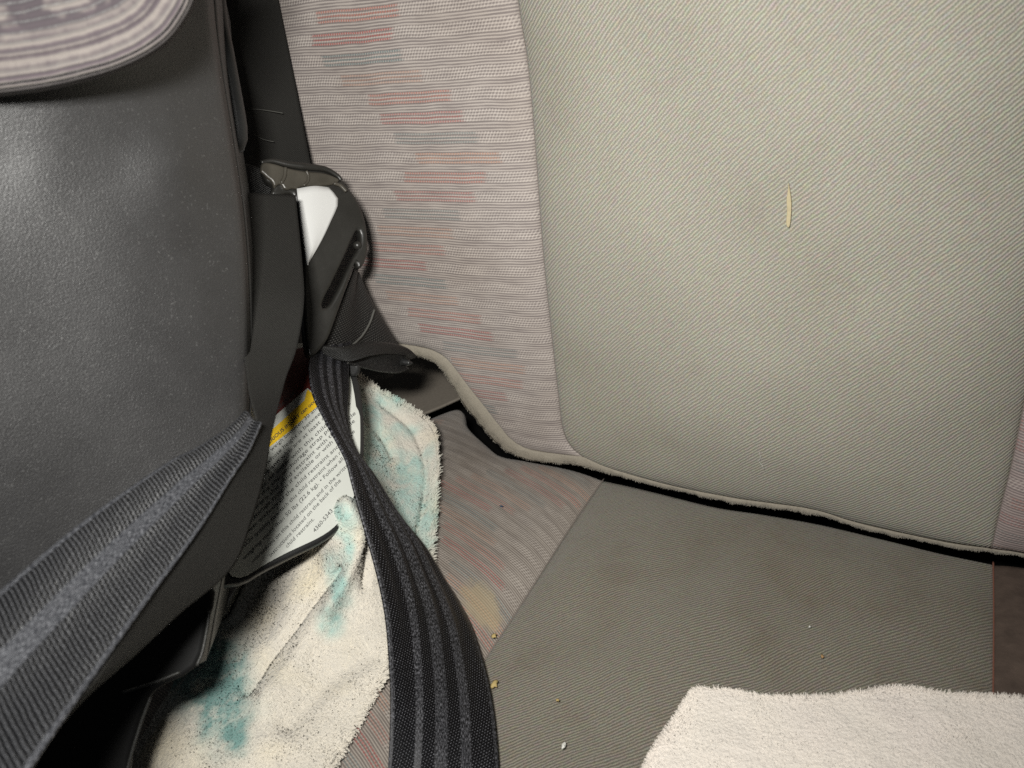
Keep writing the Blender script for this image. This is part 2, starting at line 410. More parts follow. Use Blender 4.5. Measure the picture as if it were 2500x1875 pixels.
# ------------------------------------------------------------------ the rear seat
seat = thing('rear_car_seat', 'grey twill and striped knit rear car seat filling the background', 'car seat', (0, -.05, -.08))

def edge_dip(P, amt, rad, sides=('l', 'r', 'b', 't')):
    m, n = P.shape[:2]
    wd = np.linalg.norm(P[:, -1] - P[:, 0], axis=1)[:, None] * np.ones((m, n)); ht = np.linalg.norm(P[-1] - P[0], axis=1)[None] * np.ones((m, n))
    s = np.linspace(0, 1, n)[None] * np.ones((m, n)); t = np.linspace(0, 1, m)[:, None] * np.ones((m, n))
    f = np.ones((m, n))
    for k, d in (('l', s * wd), ('r', (1 - s) * wd), ('b', t * ht), ('t', (1 - t) * ht)):
        if k in sides: f = f * (1 - np.exp(-d / rad))
    return f * amt

def seat_panel(name, B, T, L, Rr, surf, mat, bulge, rad, sides, axis, uvf, nb=140, mb=140, wave=.0, back=(0, .05, 0), round_b=0.0):
    proj = lambda pts, n: arr([surf(*p) for p in spline(pts, n)])
    P = coons(proj(B, nb), proj(T, nb), proj(L, mb), proj(Rr, mb))
    off = edge_dip(P, bulge, rad, sides)
    if axis == negY: off = off + edge_dip(P, .0022, .003, sides)          # the seam pulls the padding in
    if wave:
        q = nz(P, 9.0, 3.1).reshape(P.shape[:2]) * wave + nz(P, 22.0, 8.1).reshape(P.shape[:2]) * wave * .35
        off = off + q * np.minimum(1, off / max(bulge, 1e-6))
    if round_b:
        d = np.cumsum(np.r_[np.zeros((1, P.shape[1])), np.linalg.norm(np.diff(P, axis=0), axis=2)], axis=0)
        k = np.clip(1 - d / round_b, 0, 1); off = off - round_b * (1 - np.sqrt(np.maximum(0, 1 - k * k)))
    uv = np.stack([P[..., 0], P[..., uvf] + (1.5 * np.maximum(0, P[..., 0] + .31) ** 2 if name == 'cushion_bolster' else 0)], -1)   # the striped cover was sewn on in a fan
    P = P + off[..., None] * np.array(axis)
    return link(name, grid_mesh(P, uv, back=back), mat, seat)

seamBL = [(1225, -350), (1265, 0), (1288, 150), (1305, 330), (1325, 600), (1345, 800), (1362, 950), (1374, 1045), (1395, 1090), (1425, 1116)]
seamBR = [(2760, -350), (2650, 300), (2560, 700), (2500, 985), (2470, 1130), (2440, 1250), (2420, 1340)]
botB = [(1425, 1116), (1500, 1146), (1650, 1187), (1800, 1217), (1980, 1243), (2100, 1278), (2300, 1322), (2420, 1340)]
botBL = [(380, 760), (700, 790), (880, 812), (972, 838), (1040, 850), (1080, 866), (1110, 887), (1140, 922), (1170, 962), (1210, 1012), (1240, 1050), (1278, 1090), (1330, 1104), (1425, 1116)]
negY = (0, -1, 0)
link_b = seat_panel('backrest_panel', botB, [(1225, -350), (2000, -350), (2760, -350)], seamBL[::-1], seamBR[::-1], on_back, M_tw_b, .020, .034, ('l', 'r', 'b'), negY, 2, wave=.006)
seat_panel('backrest_bolster', botBL, [(380, -350), (1225, -350)], [(380, 760), (380, -350)], seamBL[::-1], on_back, M_kn_b, .005, .012, ('r', 'b'), negY, 2, wave=.002)
seat_panel('backrest_side_panel', [(2420, 1340), (2500, 1352), (2750, 1400)], [(2760, -350), (3000, -350)], seamBR[::-1], [(2750, 1400), (3000, -350)], on_back, M_kn_r, .006, .012, ('l', 'b'), negY, 2, 60, 100, wave=.002)

seamCL = [(1475, 1168), (1400, 1277), (1330, 1386), (1250, 1511), (1190, 1602), (1050, 1822), (880, 2090)]
seamCR = [(2425, 1372), (2426, 1500), (2425, 1675), (2422, 1900), (2420, 2120)]
rearC = [(1475, 1168), (1557, 1188), (1600, 1199), (1745, 1234), (1860, 1252), (1998, 1276), (2150, 1312), (2300, 1348), (2425, 1372)]
upZ = (0, 0, 1)
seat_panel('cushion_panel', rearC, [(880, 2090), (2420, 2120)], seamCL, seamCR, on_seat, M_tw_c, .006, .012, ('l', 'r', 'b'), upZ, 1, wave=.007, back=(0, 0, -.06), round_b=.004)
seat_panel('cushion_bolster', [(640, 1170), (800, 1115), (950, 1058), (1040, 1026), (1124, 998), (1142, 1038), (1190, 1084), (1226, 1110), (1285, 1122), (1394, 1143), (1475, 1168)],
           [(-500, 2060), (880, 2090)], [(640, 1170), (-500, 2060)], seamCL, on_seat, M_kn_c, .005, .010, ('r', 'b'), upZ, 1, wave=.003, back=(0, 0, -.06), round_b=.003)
seat_panel('cushion_side_panel', [(2425, 1372), (2500, 1381), (2750, 1421)], [(2420, 2120), (2900, 2150)], seamCR, [(2750, 1421), (2900, 2150)], on_seat, M_brown, .004, .006, ('l', 'b'), upZ, 1, 50, 90, wave=.002, back=(0, 0, -.06), round_b=.004)
# the plain piece behind the bolster, under the raised corner of the backrest
proj = lambda pts, n: arr([on_seat(*p, -.010) for p in spline(pts, n)])
P = coons(proj([(560, 1176), (800, 1094), (950, 1038), (1040, 1004), (1150, 960)], 80), proj([(560, 830), (1180, 830)], 80), proj([(560, 1176), (560, 830)], 50), proj([(1150, 960), (1180, 830)], 50))
P[..., 2] += (nz(P, 14, 5).reshape(P.shape[:2]) * .006)
link('rear_flap', grid_mesh(P, np.stack([P[..., 0], P[..., 1]], -1), thick=.002), M_taupe, seat, 'plain taupe flap under the raised backrest corner')
# black sheets added deep in the gap to stand for its shade
for nm, a, b in (('gap_shade', (-.75, -.30, -.075), (.55, .40, -.068)), ('gap_shade', (-.75, .395, -.07), (.55, .40, .35))):
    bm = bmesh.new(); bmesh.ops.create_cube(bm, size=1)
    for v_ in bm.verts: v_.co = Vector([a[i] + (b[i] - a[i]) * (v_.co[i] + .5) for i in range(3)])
    me = bpy.data.meshes.new('gap_shade'); bm.to_mesh(me); bm.free(); link(nm, me, M_gap_shade, seat, smooth=False)

# felt lip along the lower edge of the backrest
inner = botBL[3:-1] + [(1425, 1116)] + botB[1:] + [(2500, 1352), (2750, 1400)]
outer = [(984, 856), (1040, 876), (1068, 888), (1088, 912), (1112, 948), (1138, 990), (1170, 1030), (1204, 1070), (1244, 1102), (1300, 1122), (1420, 1136), (1490, 1156), (1645, 1196), (1795, 1226), (1978, 1252), (2098, 1286), (2300, 1330), (2420, 1346), (2500, 1358), (2750, 1408)]
n = 420
I = arr([on_back(*p) for p in spline(inner, n)]); O = arr([on_back(*p) for p in spline(outer, n)])
wdt = np.linalg.norm(O - I, axis=1)
rows = []
rows.append(I + np.array([0, .004, 0]))
for k in np.linspace(0, 1, 8):
    rows.append(I + (O - I) * k + np.array([0, -1, 0]) * (np.sin(math.pi * (.12 + .80 * k)) * wdt * .16 + .0003)[:, None])
for k in (.004, .012, .03): rows.append(O + np.array([0, k, 0]))
P = np.stack(rows); P[1:-3] += (nz(P[1:-3], 160, 2.0).reshape(P[1:-3].shape[:2]) * .0006)[..., None]
lip = link('edge_trim', grid_mesh(P, np.stack([P[..., 0], P[..., 2]], -1), thick=.0012), M_felt, seat, 'fuzzy taupe felt lip along the backrest edge')
# loose fibres of the felt
N = 9000
ii = rng.integers(0, n - 1, N); kk = rng.integers(5, 9, N); ft = rng.random(N)[:, None]
rt = P[kk, ii] * (1 - ft) + P[kk, ii + 1] * ft
dr = np.array([0, -.25, -.75]) + rng.normal(size=(N, 3)) * .45; dr /= np.linalg.norm(dr, axis=1, keepdims=True)
sh = rng.uniform(.6, 1.1, (N, 1)); cl = np.c_[np.array([[.31, .28, .23]]) * sh, np.ones((N, 1))]
fz = link('felt_fibres', strands(rt, dr, .0008 * (.4 + 1.2 * np.clip(nz(rt, 200, 5.) + .5, 0, 1))[:, None], .00024, cl), M_felt_f, lip); fz['kind'] = 'stuff'
# seam threads where panels meet
M_seam = mat_plain('seam_thread', (.20, .17, .15), .8, .2); M_seamr = mat_plain('rust_seam_thread', (.20, .085, .06), .8, .2)
link('seam', tube_mesh(arr([on_back(*p) for p in spline(seamBL, 160)]) + np.array([0, .0002, 0]), .0005, 6), M_seam, seat)
link('seam', tube_mesh(arr([on_back(*p) for p in spline(seamBR, 160)]) + np.array([0, .0002, 0]), .0006, 6), M_seam, seat)
link('seam', tube_mesh(arr([on_seat(*p) for p in spline(seamCL, 160)]), .0004, 6), M_seam, seat)
link('seam', tube_mesh(arr([on_seat(*p) for p in spline(seamCR, 160)]) + np.array([0, 0, -.0001]), .0005, 6), M_seamr, seat, 'rusty red seam thread at the brown side panel')

# ------------------------------------------------------------------ the child seat
child = thing('child_seat', 'grey plastic child car seat with striped padded cover, blurred at left edge', 'child seat', at(300, 1500, .40))
# side shell
D_sh = tps([(-300, -200, .240), (200, -100, .262), (505, -100, .325), (100, 400, .270), (0, 400, .262), (300, 400, .291), (450, 400, .310), (565, 400, .336), (100, 800, .283), (300, 800, .304), (500, 800, .331), (602, 800, .350),
            (0, 1200, .284), (300, 1200, .316), (520, 1280, .342), (-300, 600, .240), (-300, 1500, .272)])
edgeS = [(500, -200), (515, 20), (531, 150), (560, 330), (585, 500), (597, 640), (603, 800), (602, 930), (600, 1010), (590, 1120), (520, 1480), (495, 1620)]
Lp = spline([(-350, -200), (-350, 1800)], 110); Rp = spline(edgeS, 110); Bp = spline([(-350, -200), (500, -200)], 90); Tp = spline([(-350, 1800), (495, 1620)], 90)
px = coons(np.c_[Bp, np.zeros(90)], np.c_[Tp, np.zeros(90)], np.c_[Lp, np.zeros(110)], np.c_[Rp, np.zeros(110)])
dep = D_sh(px[..., 0], px[..., 1])
P = at_np(px[..., 0], px[..., 1], dep)
d = np.linalg.norm(P - P[:, -1:], axis=2); k = np.clip(1 - d / .004, 0, 1)
P = P + (np.array(F_) * .004)[None, None] * (1 - np.sqrt(np.maximum(0, 1 - k * k)))[..., None]
uv = np.stack([px[..., 0] / 5000, px[..., 1] / 5000], -1)
link('side_shell', grid_mesh(P, uv, thick=.009), M_shell, child, 'matt grey grained plastic side shell')
# return flange behind the shell edge
Pn = P[:, -1]
wall = np.stack([Pn + np.array(F_) * q + np.array(R_) * (-q * .25) for q in (.004, .02, .05, .09)], 1)
link('side_wall', grid_mesh(wall, None, thick=.003), M_base, child)
# inner black flange with rounded lower end, against the shoulder belt
pl = Plane(at(570, 150, .375), -F_ + R_ * .35)
link('rear_flange', plate_mesh(pl, [(430, -250), (545, -250), (552, 0), (572, 120), (594, 240), (605, 310), (603, 345), (590, 366), (560, 372), (470, 372)], .010, .004, smooth=5), M_base, child, 'black plastic flange with a rounded lower end')

# padded striped cover, rows follow its rolled edge
edge = spline([(-300, 262), (0, 236), (150, 214), (300, 172), (400, 118), (455, 55), (488, -20), (520, -180)], 160)
tg = np.gradient(edge, axis=0); tg /= np.linalg.norm(tg, axis=1, keepdims=True)
nrm = np.c_[tg[:, 1], -tg[:, 0]]
nrm = np.where(nrm[:, 1:2] > 0, -nrm, nrm)
nrm[:, 0] = -np.abs(nrm[:, 0])
prof = []
dd = [0, 0, 2, 6, 12, 20, 30, 42, 56, 66, 76, 90, 110, 135, 165, 200, 240, 285]
dz = [.032, .02, .0135, .0095, .006, .0035, .0015, .0004, .0, .0006, .0014, .0006, .0002, .0006, .0012, .002, .003, .004]
from itertools import accumulate
P = []; UVc = []
for q, z in zip(dd, dz):
    e = edge + nrm * q
    P.append(at_np(e[:, 0], e[:, 1], np.full(160, .222 + z) + (e[:, 0] + 300) * 2.5e-5))
P = np.stack(P)
le = np.r_[0, np.cumsum(np.linalg.norm(np.diff(P[8], axis=0), axis=1))]
for q, z in zip(dd, dz): UVc.append(np.stack([le, np.full(160, q * .000115 - z * .5)], 1))
t = NT('striped_cover_fabric', .85, .25); uvv, u, v = t.uv()
nw = t.noise(uvv, 60, 2); v2 = t.add(v, t.mul(t.sub(nw, .5), .0015))
rw = t.s01(v2, .0026); rw2 = t.s01(v2, .0071, 1.2); blot = t.noise(t.vec(u, t.mul(v, .6)), 260, 3, .6)
blk = t.noise(t.vec(t.mul(u, .7), v), 110, 2, .5)
inner_f = t.step(v2, .014, .019)
c = t.mix(t.step(t.add(t.mul(rw, .6), t.add(t.mul(rw2, .5), t.mul(t.sub(blot, .5), .9))), .1, 1.0), (.046, .036, .041), (.118, .104, .096))
c = t.mix(t.mul(inner_f, t.step(blk, .40, .52)), c, (.036, .029, .033))
t.color(c); t.bump(t.add(t.mul(rw, .8), t.mul(blot, 1.2)), .0012, .8); t.sheen(.2)
link('padded_cover', grid_mesh(P, np.stack(UVc), thick=.0), t.m, child, 'pinkish grey striped padded cover with rolled edge')

# base flange that carries the warning label
pl_b = Plane(at(720, 1200, .425), Vector((math.sin(math.radians(38)), -.12, math.cos(math.radians(38)))))
base_o = [(640, 780), (760, 800), (850, 870), (878, 930), (889, 1010), (891, 1090), (884, 1160), (870, 1220), (846, 1268), (800, 1312), (702, 1362), (640, 1394), (600, 1418), (560, 1426), (500, 1420), (420, 1300), (520, 1000)]
link('base_flange', plate_mesh(pl_b, base_o, .006, .002, smooth=5, z=-.0006), M_base, child, 'black plastic base flange under the label')
# lower corner of the base, below the strap
pl_c = Plane(at(420, 1650, .318), -F_ - D_ * .2 + R_ * .35)
link('base_corner', plate_mesh(pl_c, [(60, 1480), (420, 1380), (522, 1440), (508, 1520), (493, 1600), (462, 1645), (400, 1672), (368, 1700), (345, 1760), (318, 1850), (290, 1990), (40, 2010)], .010, .002, smooth=4), mat_plastic('matt_black_plastic', (.004, .004, .004), .7, 1600, .0001, .2, .2), child)
M_rim = mat_plastic('grey_plastic_rim', (.02, .02, .018), .5)
for pts in ([(512, 1490), (506, 1530), (494, 1590), (480, 1625)], [(300, 1690), (370, 1668), (440, 1640)], [(368, 1700), (345, 1762), (318, 1850), (300, 1930)]):
    q = arr([pl_c.world(*pl_c.loc(*p), .0006) for p in spline(pts, 20)])
    link('rim', tube_mesh(q, .0007, 6), M_rim, child)

# warning label
lab_o = [(640, 905), (700, 850), (760, 838), (815, 862), (850, 905), (864, 960), (870, 1000), (878, 1012), (879, 1090), (876, 1150), (866, 1205), (845, 1250), (820, 1283), (780, 1312), (700, 1350), (640, 1382), (600, 1406), (572, 1410), (556, 1396), (556, 1372), (575, 1310), (600, 1180), (622, 1000)]
M_lab = mat_plain('label_paper', (.52, .53, .49), .45, .4, .06, 60, .00001)
lab = link('warning_label', plate_mesh(pl_b, lab_o, .0005, 0, smooth=4, z=.0004), M_lab, child, 'white warning label with yellow header and small black lettering')
M_yel = mat_plain('yellow_print', (.78, .50, .02), .45, .4, .05, 60, .00001); M_dred = mat_plain('dark_red_field', (.10, .018, .014), .45, .4, .1, 60, .00001)
M_ink = mat_plain('black_print', (.06, .06, .06), .5, .3, .05, 60, .00001)
link('label_header', plate_mesh(pl_b, [(640, 1106), (664, 1050), (742, 980), (750, 952), (758, 958), (780, 988), (704, 1056)], .0002, 0, smooth=0, z=.00062), M_yel, lab, 'yellow header band of the label')
link('label_panel', plate_mesh(pl_b, [(644, 912), (702, 857), (760, 846), (812, 868), (846, 908), (790, 985), (765, 960), (750, 948), (655, 1030), (632, 1080)], .0002, 0, smooth=0, z=.00058), M_dred, lab, 'dark red upper field of the label')  # upper field filled with a dark red tone
LINES = [  # text, start px, end px, letter height px
    ('WARNING! DEATH OR', (632, 1046), (722, 962), 8), ('SERIOUS INJURY can occur', (652, 1090), (780, 974), 9),
    ('who weigh between 30 and 65 lbs', (636, 1128), (812, 966), 9.5), ('and whose height is between 27 and', (628, 1158), (830, 969), 9.5),
    ('inches and who are at least one year', (622, 1186), (838, 981), 9.5), ('of age or older with this child restraint', (616, 1214), (856, 987), 9.5),
    ('Use the top anchorage strap provided', (612, 1238), (846, 1012), 9.5), ('\u2022 Secure this child restraint with the vehicle', (606, 1262), (868, 1012), 9.5),
    ('anchorage system if available or with a vehicle', (602, 1286), (866, 1031), 9.5), ('lower anchors of the child restraint anchorage', (596, 1312), (866, 1056), 9.5),
    ('(LATCH system) to attach this child restraint when restrain', (578, 1356), (864, 1078), 9.5), ('weighing more than 50 lbs (22.6 kg). \u2022 Follow all', (596, 1368), (838, 1124), 9.5),
    ('instructions on this child restraint and in the written', (618, 1376), (855, 1134), 9.5), ('instructions located on the back of the', (660, 1362), (832, 1176), 9.5),
    ('child restraint.', (700, 1340), (767, 1270), 9.5), ('4360-5343', (768, 1302), (812, 1250), 10)]
tv, tf = [], []
for k, (s_, a, b, hpx) in enumerate(LINES):
    cu = bpy.data.curves.new('t', 'FONT'); cu.body = s_; cu.resolution_u = 3
    if k < 2: cu.offset = .02
    ob = bpy.data.objects.new('t', cu); col.objects.link(ob)
    dg = bpy.context.evaluated_depsgraph_get(); dg.update()
    me = bpy.data.meshes.new_from_object(ob.evaluated_get(dg)); bpy.data.objects.remove(ob)
    X = np.array([v_.co for v_ in me.vertices])
    if len(X) == 0: continue
    wx = X[:, 0].max(); A = np.array(a, float); Bv = np.array(b, float)
    e = (Bv - A) / np.linalg.norm(Bv - A); up = np.array([e[1], -e[0]]) * .96 + e * .15
    # letters rise to the upper left of the baseline
    if up[1] > 0: up = -up
    q = A + (X[:, :1] / wx) * (Bv - A) + (X[:, 1:2] / .72) * up * hpx
    o0 = len(tv)
    for p_ in q: tv.append(tuple(pl_b.world(*pl_b.loc(*p_), .00075)))
    for f_ in me.polygons: tf.append(tuple(i + o0 for i in f_.vertices))
    bpy.data.meshes.remove(me)
me = bpy.data.meshes.new('lettering'); me.from_pydata(tv, [], tf); link('lettering', me, M_ink, lab, smooth=False)

# ------------------------------------------------------------------ belts
def ribbon(Lp, Rp, n, nw, corr=None, thick=.0012, W=.047, sag=0.0, along=None):
    """Lp, Rp: lists of (px, py, depth) along both edges"""
    Lc = spline(Lp, n); Rc = spline(Rp, n)
    A = at_np(Lc[:, 0], Lc[:, 1], Lc[:, 2]); B = at_np(Rc[:, 0], Rc[:, 1], Rc[:, 2])
    s = np.linspace(0, 1, nw)
    P = A[:, None] + (B - A)[:, None] * s[None, :, None]
    nn = facing(P)
    if corr is not None: P = P + nn * (corr(s)[None, :] * (np.ones(n) if along is None else along(np.linspace(0, 1, n)))[:, None])[..., None]
    if sag: P = P + nn * (sag * np.sin(math.pi * s))[None, :, None]
    Lm = np.r_[0, np.cumsum(np.linalg.norm(np.diff((A + B) / 2, axis=0), axis=1))]
    uv = np.stack([np.broadcast_to(s[None] * W, (n, nw)), np.broadcast_to(Lm[:, None], (n, nw))], -1)
    return grid_mesh(P, uv, thick=thick)

belt = thing('seat_belt', 'black seat belt with brown plastic latch plate beside the child seat', 'seat belt', at(760, 860, .47))
link('shoulder_webbing', ribbon([(470, -200, .442), (520, 0, .462), (560, 200, .475), (575, 340, .480), (585, 470, .478)], [(640, -200, .448), (680, 0, .470), (720, 200, .490), (746, 335, .497), (758, 400, .492)], 90, 24), M_web3, belt, 'matt charcoal shoulder webbing with scratches')
M_scr = mat_plain('pale_scratch', (.09, .088, .08), .8, .2)
for pts in ([(603, 266), (630, 267), (660, 271), (690, 276)], [(620, 330), (645, 341), (668, 346)]):
    q = arr([at(*p, .4815) for p in spline(pts, 24)]); link('scratch', tube_mesh(q, .00028, 5), M_scr, belt)
link('webbing_end', ribbon([(575, 390, .462), (585, 500, .450)], [(668, 420, .462), (672, 500, .450)], 20, 16), M_web4, belt, 'dotted webbing end showing above the strap')

# latch plate
pl_l = Plane(at(800, 560, .462), -F_ + R_ * .62 - D_ * .08)
body = [(640, 402), (668, 398), (704, 405), (760, 410), (796, 416), (828, 434), (855, 462), (876, 494), (890, 528), (897, 565), (899, 600), (895, 630), (884, 652), (874, 654),
        (869, 640), (858, 668), (842, 716), (822, 772), (802, 826), (784, 852), (766, 870), (752, 868), (744, 820), (740, 740), (738, 650), (728, 560), (718, 482), (700, 474), (684, 478), (662, 474), (668, 452), (650, 440)]
slot = [(872, 562), (880, 572), (878, 600), (862, 630), (846, 664), (826, 706), (806, 742), (790, 752), (790, 735), (812, 690), (836, 640), (858, 590)]
latch = link('latch_plate', plate_mesh(pl_l, body, .007, .002, holes=[slot], smooth=5, res=4), M_latch, belt, 'dark brown hooked plastic latch plate with slot')
# raised brownish face of the crossbar and its rolled upper rim
link('crossbar', plate_mesh(pl_l, [(640, 400), (668, 402), (700, 412), (740, 420), (785, 424), (812, 432), (826, 442), (812, 452), (780, 457), (735, 458), (722, 464), (712, 462), (700, 466), (690, 462), (684, 452), (676, 454), (668, 462), (662, 446), (650, 436), (642, 428), (634, 420)], .003, .0012, smooth=5, z=.0022), M_latch2, latch, 'paler brown crossbar of the latch plate')
q = arr([pl_l.world(*pl_l.loc(*p), .0008) for p in spline([(636, 398), (664, 394), (704, 403), (752, 409), (792, 414), (822, 430), (832, 442)], 50)])
link('rim', tube_mesh(q, np.r_[np.linspace(.0012, .0022, 25), np.linspace(.0022, .0012, 25)], 10), M_latch, latch)
for pts, r in (([(694, 412), (692, 432), (684, 450)], .0011), ([(745, 420), (750, 432), (748, 446), (738, 456)], .0009), ([(812, 450), (828, 456), (842, 470)], .0011)):
    q = arr([pl_l.world(*pl_l.loc(*p), .0022) for p in spline(pts, 16)]); link('rib', tube_mesh(q, r, 8), M_latch2, latch)
link('rivet', blob_mesh(pl_l.world(*pl_l.loc(874, 598), -.001), .0026, 1, sub=3, rough=0), M_latch, latch)
# bright white insert, folded along a soft ridge
wi = np.array([[(722, 463), (726, 500), (731, 545), (737, 590), (744, 648)], [(762, 458), (764, 505), (763, 550), (758, 600), (746, 650)], [(800, 459), (824, 492), (804, 545), (780, 595), (748, 650)]], float)
P = np.zeros((13, 3, 3))
for j in range(3):
    c_ = spline(wi[j], 13)
    for i in range(13): P[i, j] = pl_l.world(*pl_l.loc(*c_[i]), (.0022, .0034, .0018)[j])
P2 = np.stack([spline(P[i], 13) for i in range(13)])
link('white_insert', grid_mesh(P2, None, thick=.0012), M_white, latch, 'bright white insert in the latch plate')
# anchor webbing below the plate and its folded end
link('anchor_webbing', ribbon([(872, 640, .492), (850, 700, .482), (820, 770, .476), (790, 850, .470)], [(874, 672, .505), (905, 732, .515), (940, 792, .525), (972, 842, .535)], 60, 30, lambda s: .0012 * np.sin(s * 9)), M_web4, belt, 'black dotted webbing below the latch plate')
q = arr([at(*p) for p in spline([(914, 756, .5085), (902, 790, .505), (882, 822, .498), (856, 846, .487)], 24)]); link('crease', tube_mesh(q, .0007, 6), M_scr, belt)
link('folded_webbing', ribbon([(780, 842, .466), (830, 846, .468), (885, 836, .485), (940, 838, .505), (985, 852, .522), (1006, 872, .530)], [(790, 872, .462), (850, 882, .462), (905, 868, .475), (950, 864, .494), (985, 868, .514), (1004, 878, .527)], 60, 14, sag=.004), M_web4, belt, 'folded black webbing over the gap')
link('folded_webbing', ribbon([(846, 878, .466), (900, 868, .480), (950, 865, .498), (985, 869, .516), (1002, 880, .526)], [(850, 884, .468), (890, 897, .482), (935, 907, .498), (975, 908, .512), (998, 897, .522)], 50, 14, sag=-.003), M_web4, belt)
link('end_tip', blob_mesh(at(986, 884, .519), .0040, 3, (1.5, .6, .6), 3, .3), M_base, belt)
link('belt_clip', plate_mesh(Plane(at(850, 895, .476), -F_ + D_ * .3), [(786, 850), (830, 872), (872, 888), (876, 912), (858, 922), (836, 905), (800, 885), (778, 868)], .006, .002, smooth=4), M_base, belt)

# lap webbing: down beside the shell, then folded lengthwise towards the camera
ridge = [(588, 470, .405), (588, 640, .385), (592, 820, .360), (608, 950, .335), (628, 1040, .313), (604, 1112, .301), (564, 1172, .290), (482, 1300, .272), (353, 1476, .246), (235, 1658, .222), (147, 1770, .208), (76, 1873, .196), (0, 2000, .185)]
rightE = [(722, 476, .425), (738, 640, .405), (742, 740, .385), (724, 850, .366), (696, 930, .350), (664, 1059, .326), (648, 1150, .318), (617, 1264, .308), (566, 1388, .296), (435, 1502, .272), (330, 1600, .250), (170, 1745, .222), (60, 1910, .198)]
link('lap_webbing', ribbon(ridge, rightE, 200, 20, thick=.0011), M_web3, belt, 'matt grey back of the lap webbing, folded lengthwise')
upperE = [(596, 1003, .318), (560, 1040, .306), (480, 1092, .294), (400, 1134, .281), (200, 1274, .252), (0, 1440, .228), (-200, 1610, .208)]
lowE = [(640, 1035, .310), (606, 1108, .2985), (566, 1168, .288), (484, 1298, .270), (353, 1478, .244), (147, 1772, .206), (-10, 2010, .183)]
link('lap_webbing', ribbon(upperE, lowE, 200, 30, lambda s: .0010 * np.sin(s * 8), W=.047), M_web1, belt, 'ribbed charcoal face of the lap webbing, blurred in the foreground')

strap = thing('loose_strap', 'glossy black strap hanging twisted in front of the patterned towel', 'strap', on_seat(1080, 1875))
Lp = [(775, 800, .488), (764, 850, .462), (757, 890, .440), (771, 958, .420), (807, 1024, .410), (860, 1112, .402), (880, 1168, .400), (917, 1290, .396), (942, 1395, .390), (955, 1497, .382), (958, 1614, .372), (957, 1730, .362), (947, 1873, .352), (930, 2010, .345)]
Rp = [(858, 800, .505), (858, 850, .482), (855, 900, .466), (857, 945, .460), (858, 1020, .452), (880, 1102, .450), (934, 1172, .462), (986, 1244, .472), (1052, 1322, .474), (1096, 1398, .466), (1134, 1466, .450), (1168, 1550, .428), (1204, 1707, .391), (1219, 1880, .357), (1216, 2010, .342)]
def corr(s): return .0003 * np.cos((s - .52) * 2 * math.pi / .215) * (1 - (2 * s - 1) ** 6) - .0012 * (2 * s - 1) ** 2
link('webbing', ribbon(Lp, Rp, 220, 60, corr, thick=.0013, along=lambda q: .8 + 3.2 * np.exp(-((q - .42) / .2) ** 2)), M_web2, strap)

# ------------------------------------------------------------------ terry towels
def towel(name, label, B, T, L, Rr, depth, colf, nstr, slen, swid, bend_lump, seed, creases=()):
    nb, mb = 180, 180
    z0 = lambda p, n: np.c_[spline(p, n), np.zeros(n)]
    px = coons(z0(B, nb), z0(T, nb), z0(L, mb), z0(Rr, mb))
    dp = depth(px[..., 0], px[..., 1])
    P = at_np(px[..., 0], px[..., 1], dp)
    nn = facing(P)
    P = P + nn * (nz(P, 26, seed).reshape(P.shape[:2]) * bend_lump + nz(P, 70, seed + 3).reshape(P.shape[:2]) * bend_lump * .35)[..., None]
    for pts, wd, amp in creases:                                   # hems and folds
        q = spline(pts, 60); dd_ = np.min(np.linalg.norm(px[..., None, :2] - q, axis=-1), axis=-1)
        P = P + nn * (amp * np.exp(-(dd_ / wd) ** 2))[..., None]
    nn = facing(P)
    colsP = colf(P)
    root = thing(name, label, 'towel', P[mb // 2, nb // 2])
    uv = np.stack([px[..., 0] / 4500, px[..., 1] / 4500], -1)
    cloth = link('cloth', grid_mesh(P, uv, thick=.003, cols=colsP.reshape(mb, nb, 4)), M_terry, root)
    # pile loops; more of them along the rim
    i = rng.random(nstr) * (mb - 1.001); j = rng.random(nstr) * (nb - 1.001)
    ne = nstr // 12; i[:ne] = rng.choice([0.0, mb - 1.002], ne); k2 = rng.random(ne) < .5
    j[:ne] = np.where(k2, rng.choice([0.0, nb - 1.002], ne), j[:ne]); i[:ne] = np.where(k2, rng.random(ne) * (mb - 1.01), i[:ne])
    i0 = i.astype(int); j0 = j.astype(int); fi = (i - i0)[:, None]; fj = (j - j0)[:, None]
    def samp(A): return (A[i0, j0] * (1 - fi) + A[i0 + 1, j0] * fi) * (1 - fj) + (A[i0, j0 + 1] * (1 - fi) + A[i0 + 1, j0 + 1] * fi) * fj
    rt = samp(P); nr = samp(nn)
    out = rt - P[mb // 2, nb // 2]; out /= np.linalg.norm(out, axis=1, keepdims=True)
    e = np.minimum.reduce([i, mb - 1 - i, j, nb - 1 - j]); ew = np.exp(-e / 3.2)[:, None]
    fl = np.stack([nz(rt, 60, 1.0 + a) for a in range(3)], 1)
    dr = nr * .42 + rng.normal(size=(nstr, 3)) * .40 + fl * 1.0 + out * ew * 1.3
    dr /= np.linalg.norm(dr, axis=1, keepdims=True)
    cc = colf(rt); cc[:, :3] *= rng.uniform(.93, 1.06, (nstr, 1)); cc = np.clip(cc, 0, .9)
    lp = link('terry_loops', strands(rt - nr * .0003, dr, slen * (.30 + .68 * ew), swid * (.8 + .2 * ew), cc, .5, 3, nr / np.linalg.norm(nr, axis=1, keepdims=True)), M_loops, root); lp['kind'] = 'stuff'
    return root, P
cream = np.array([.60, .56, .49]); white = np.array([.85, .83, .78]); aqua = np.array([.37, .53, .485]); deep = np.array([.17, .31, .29]); tan = np.array([.68, .60, .42])
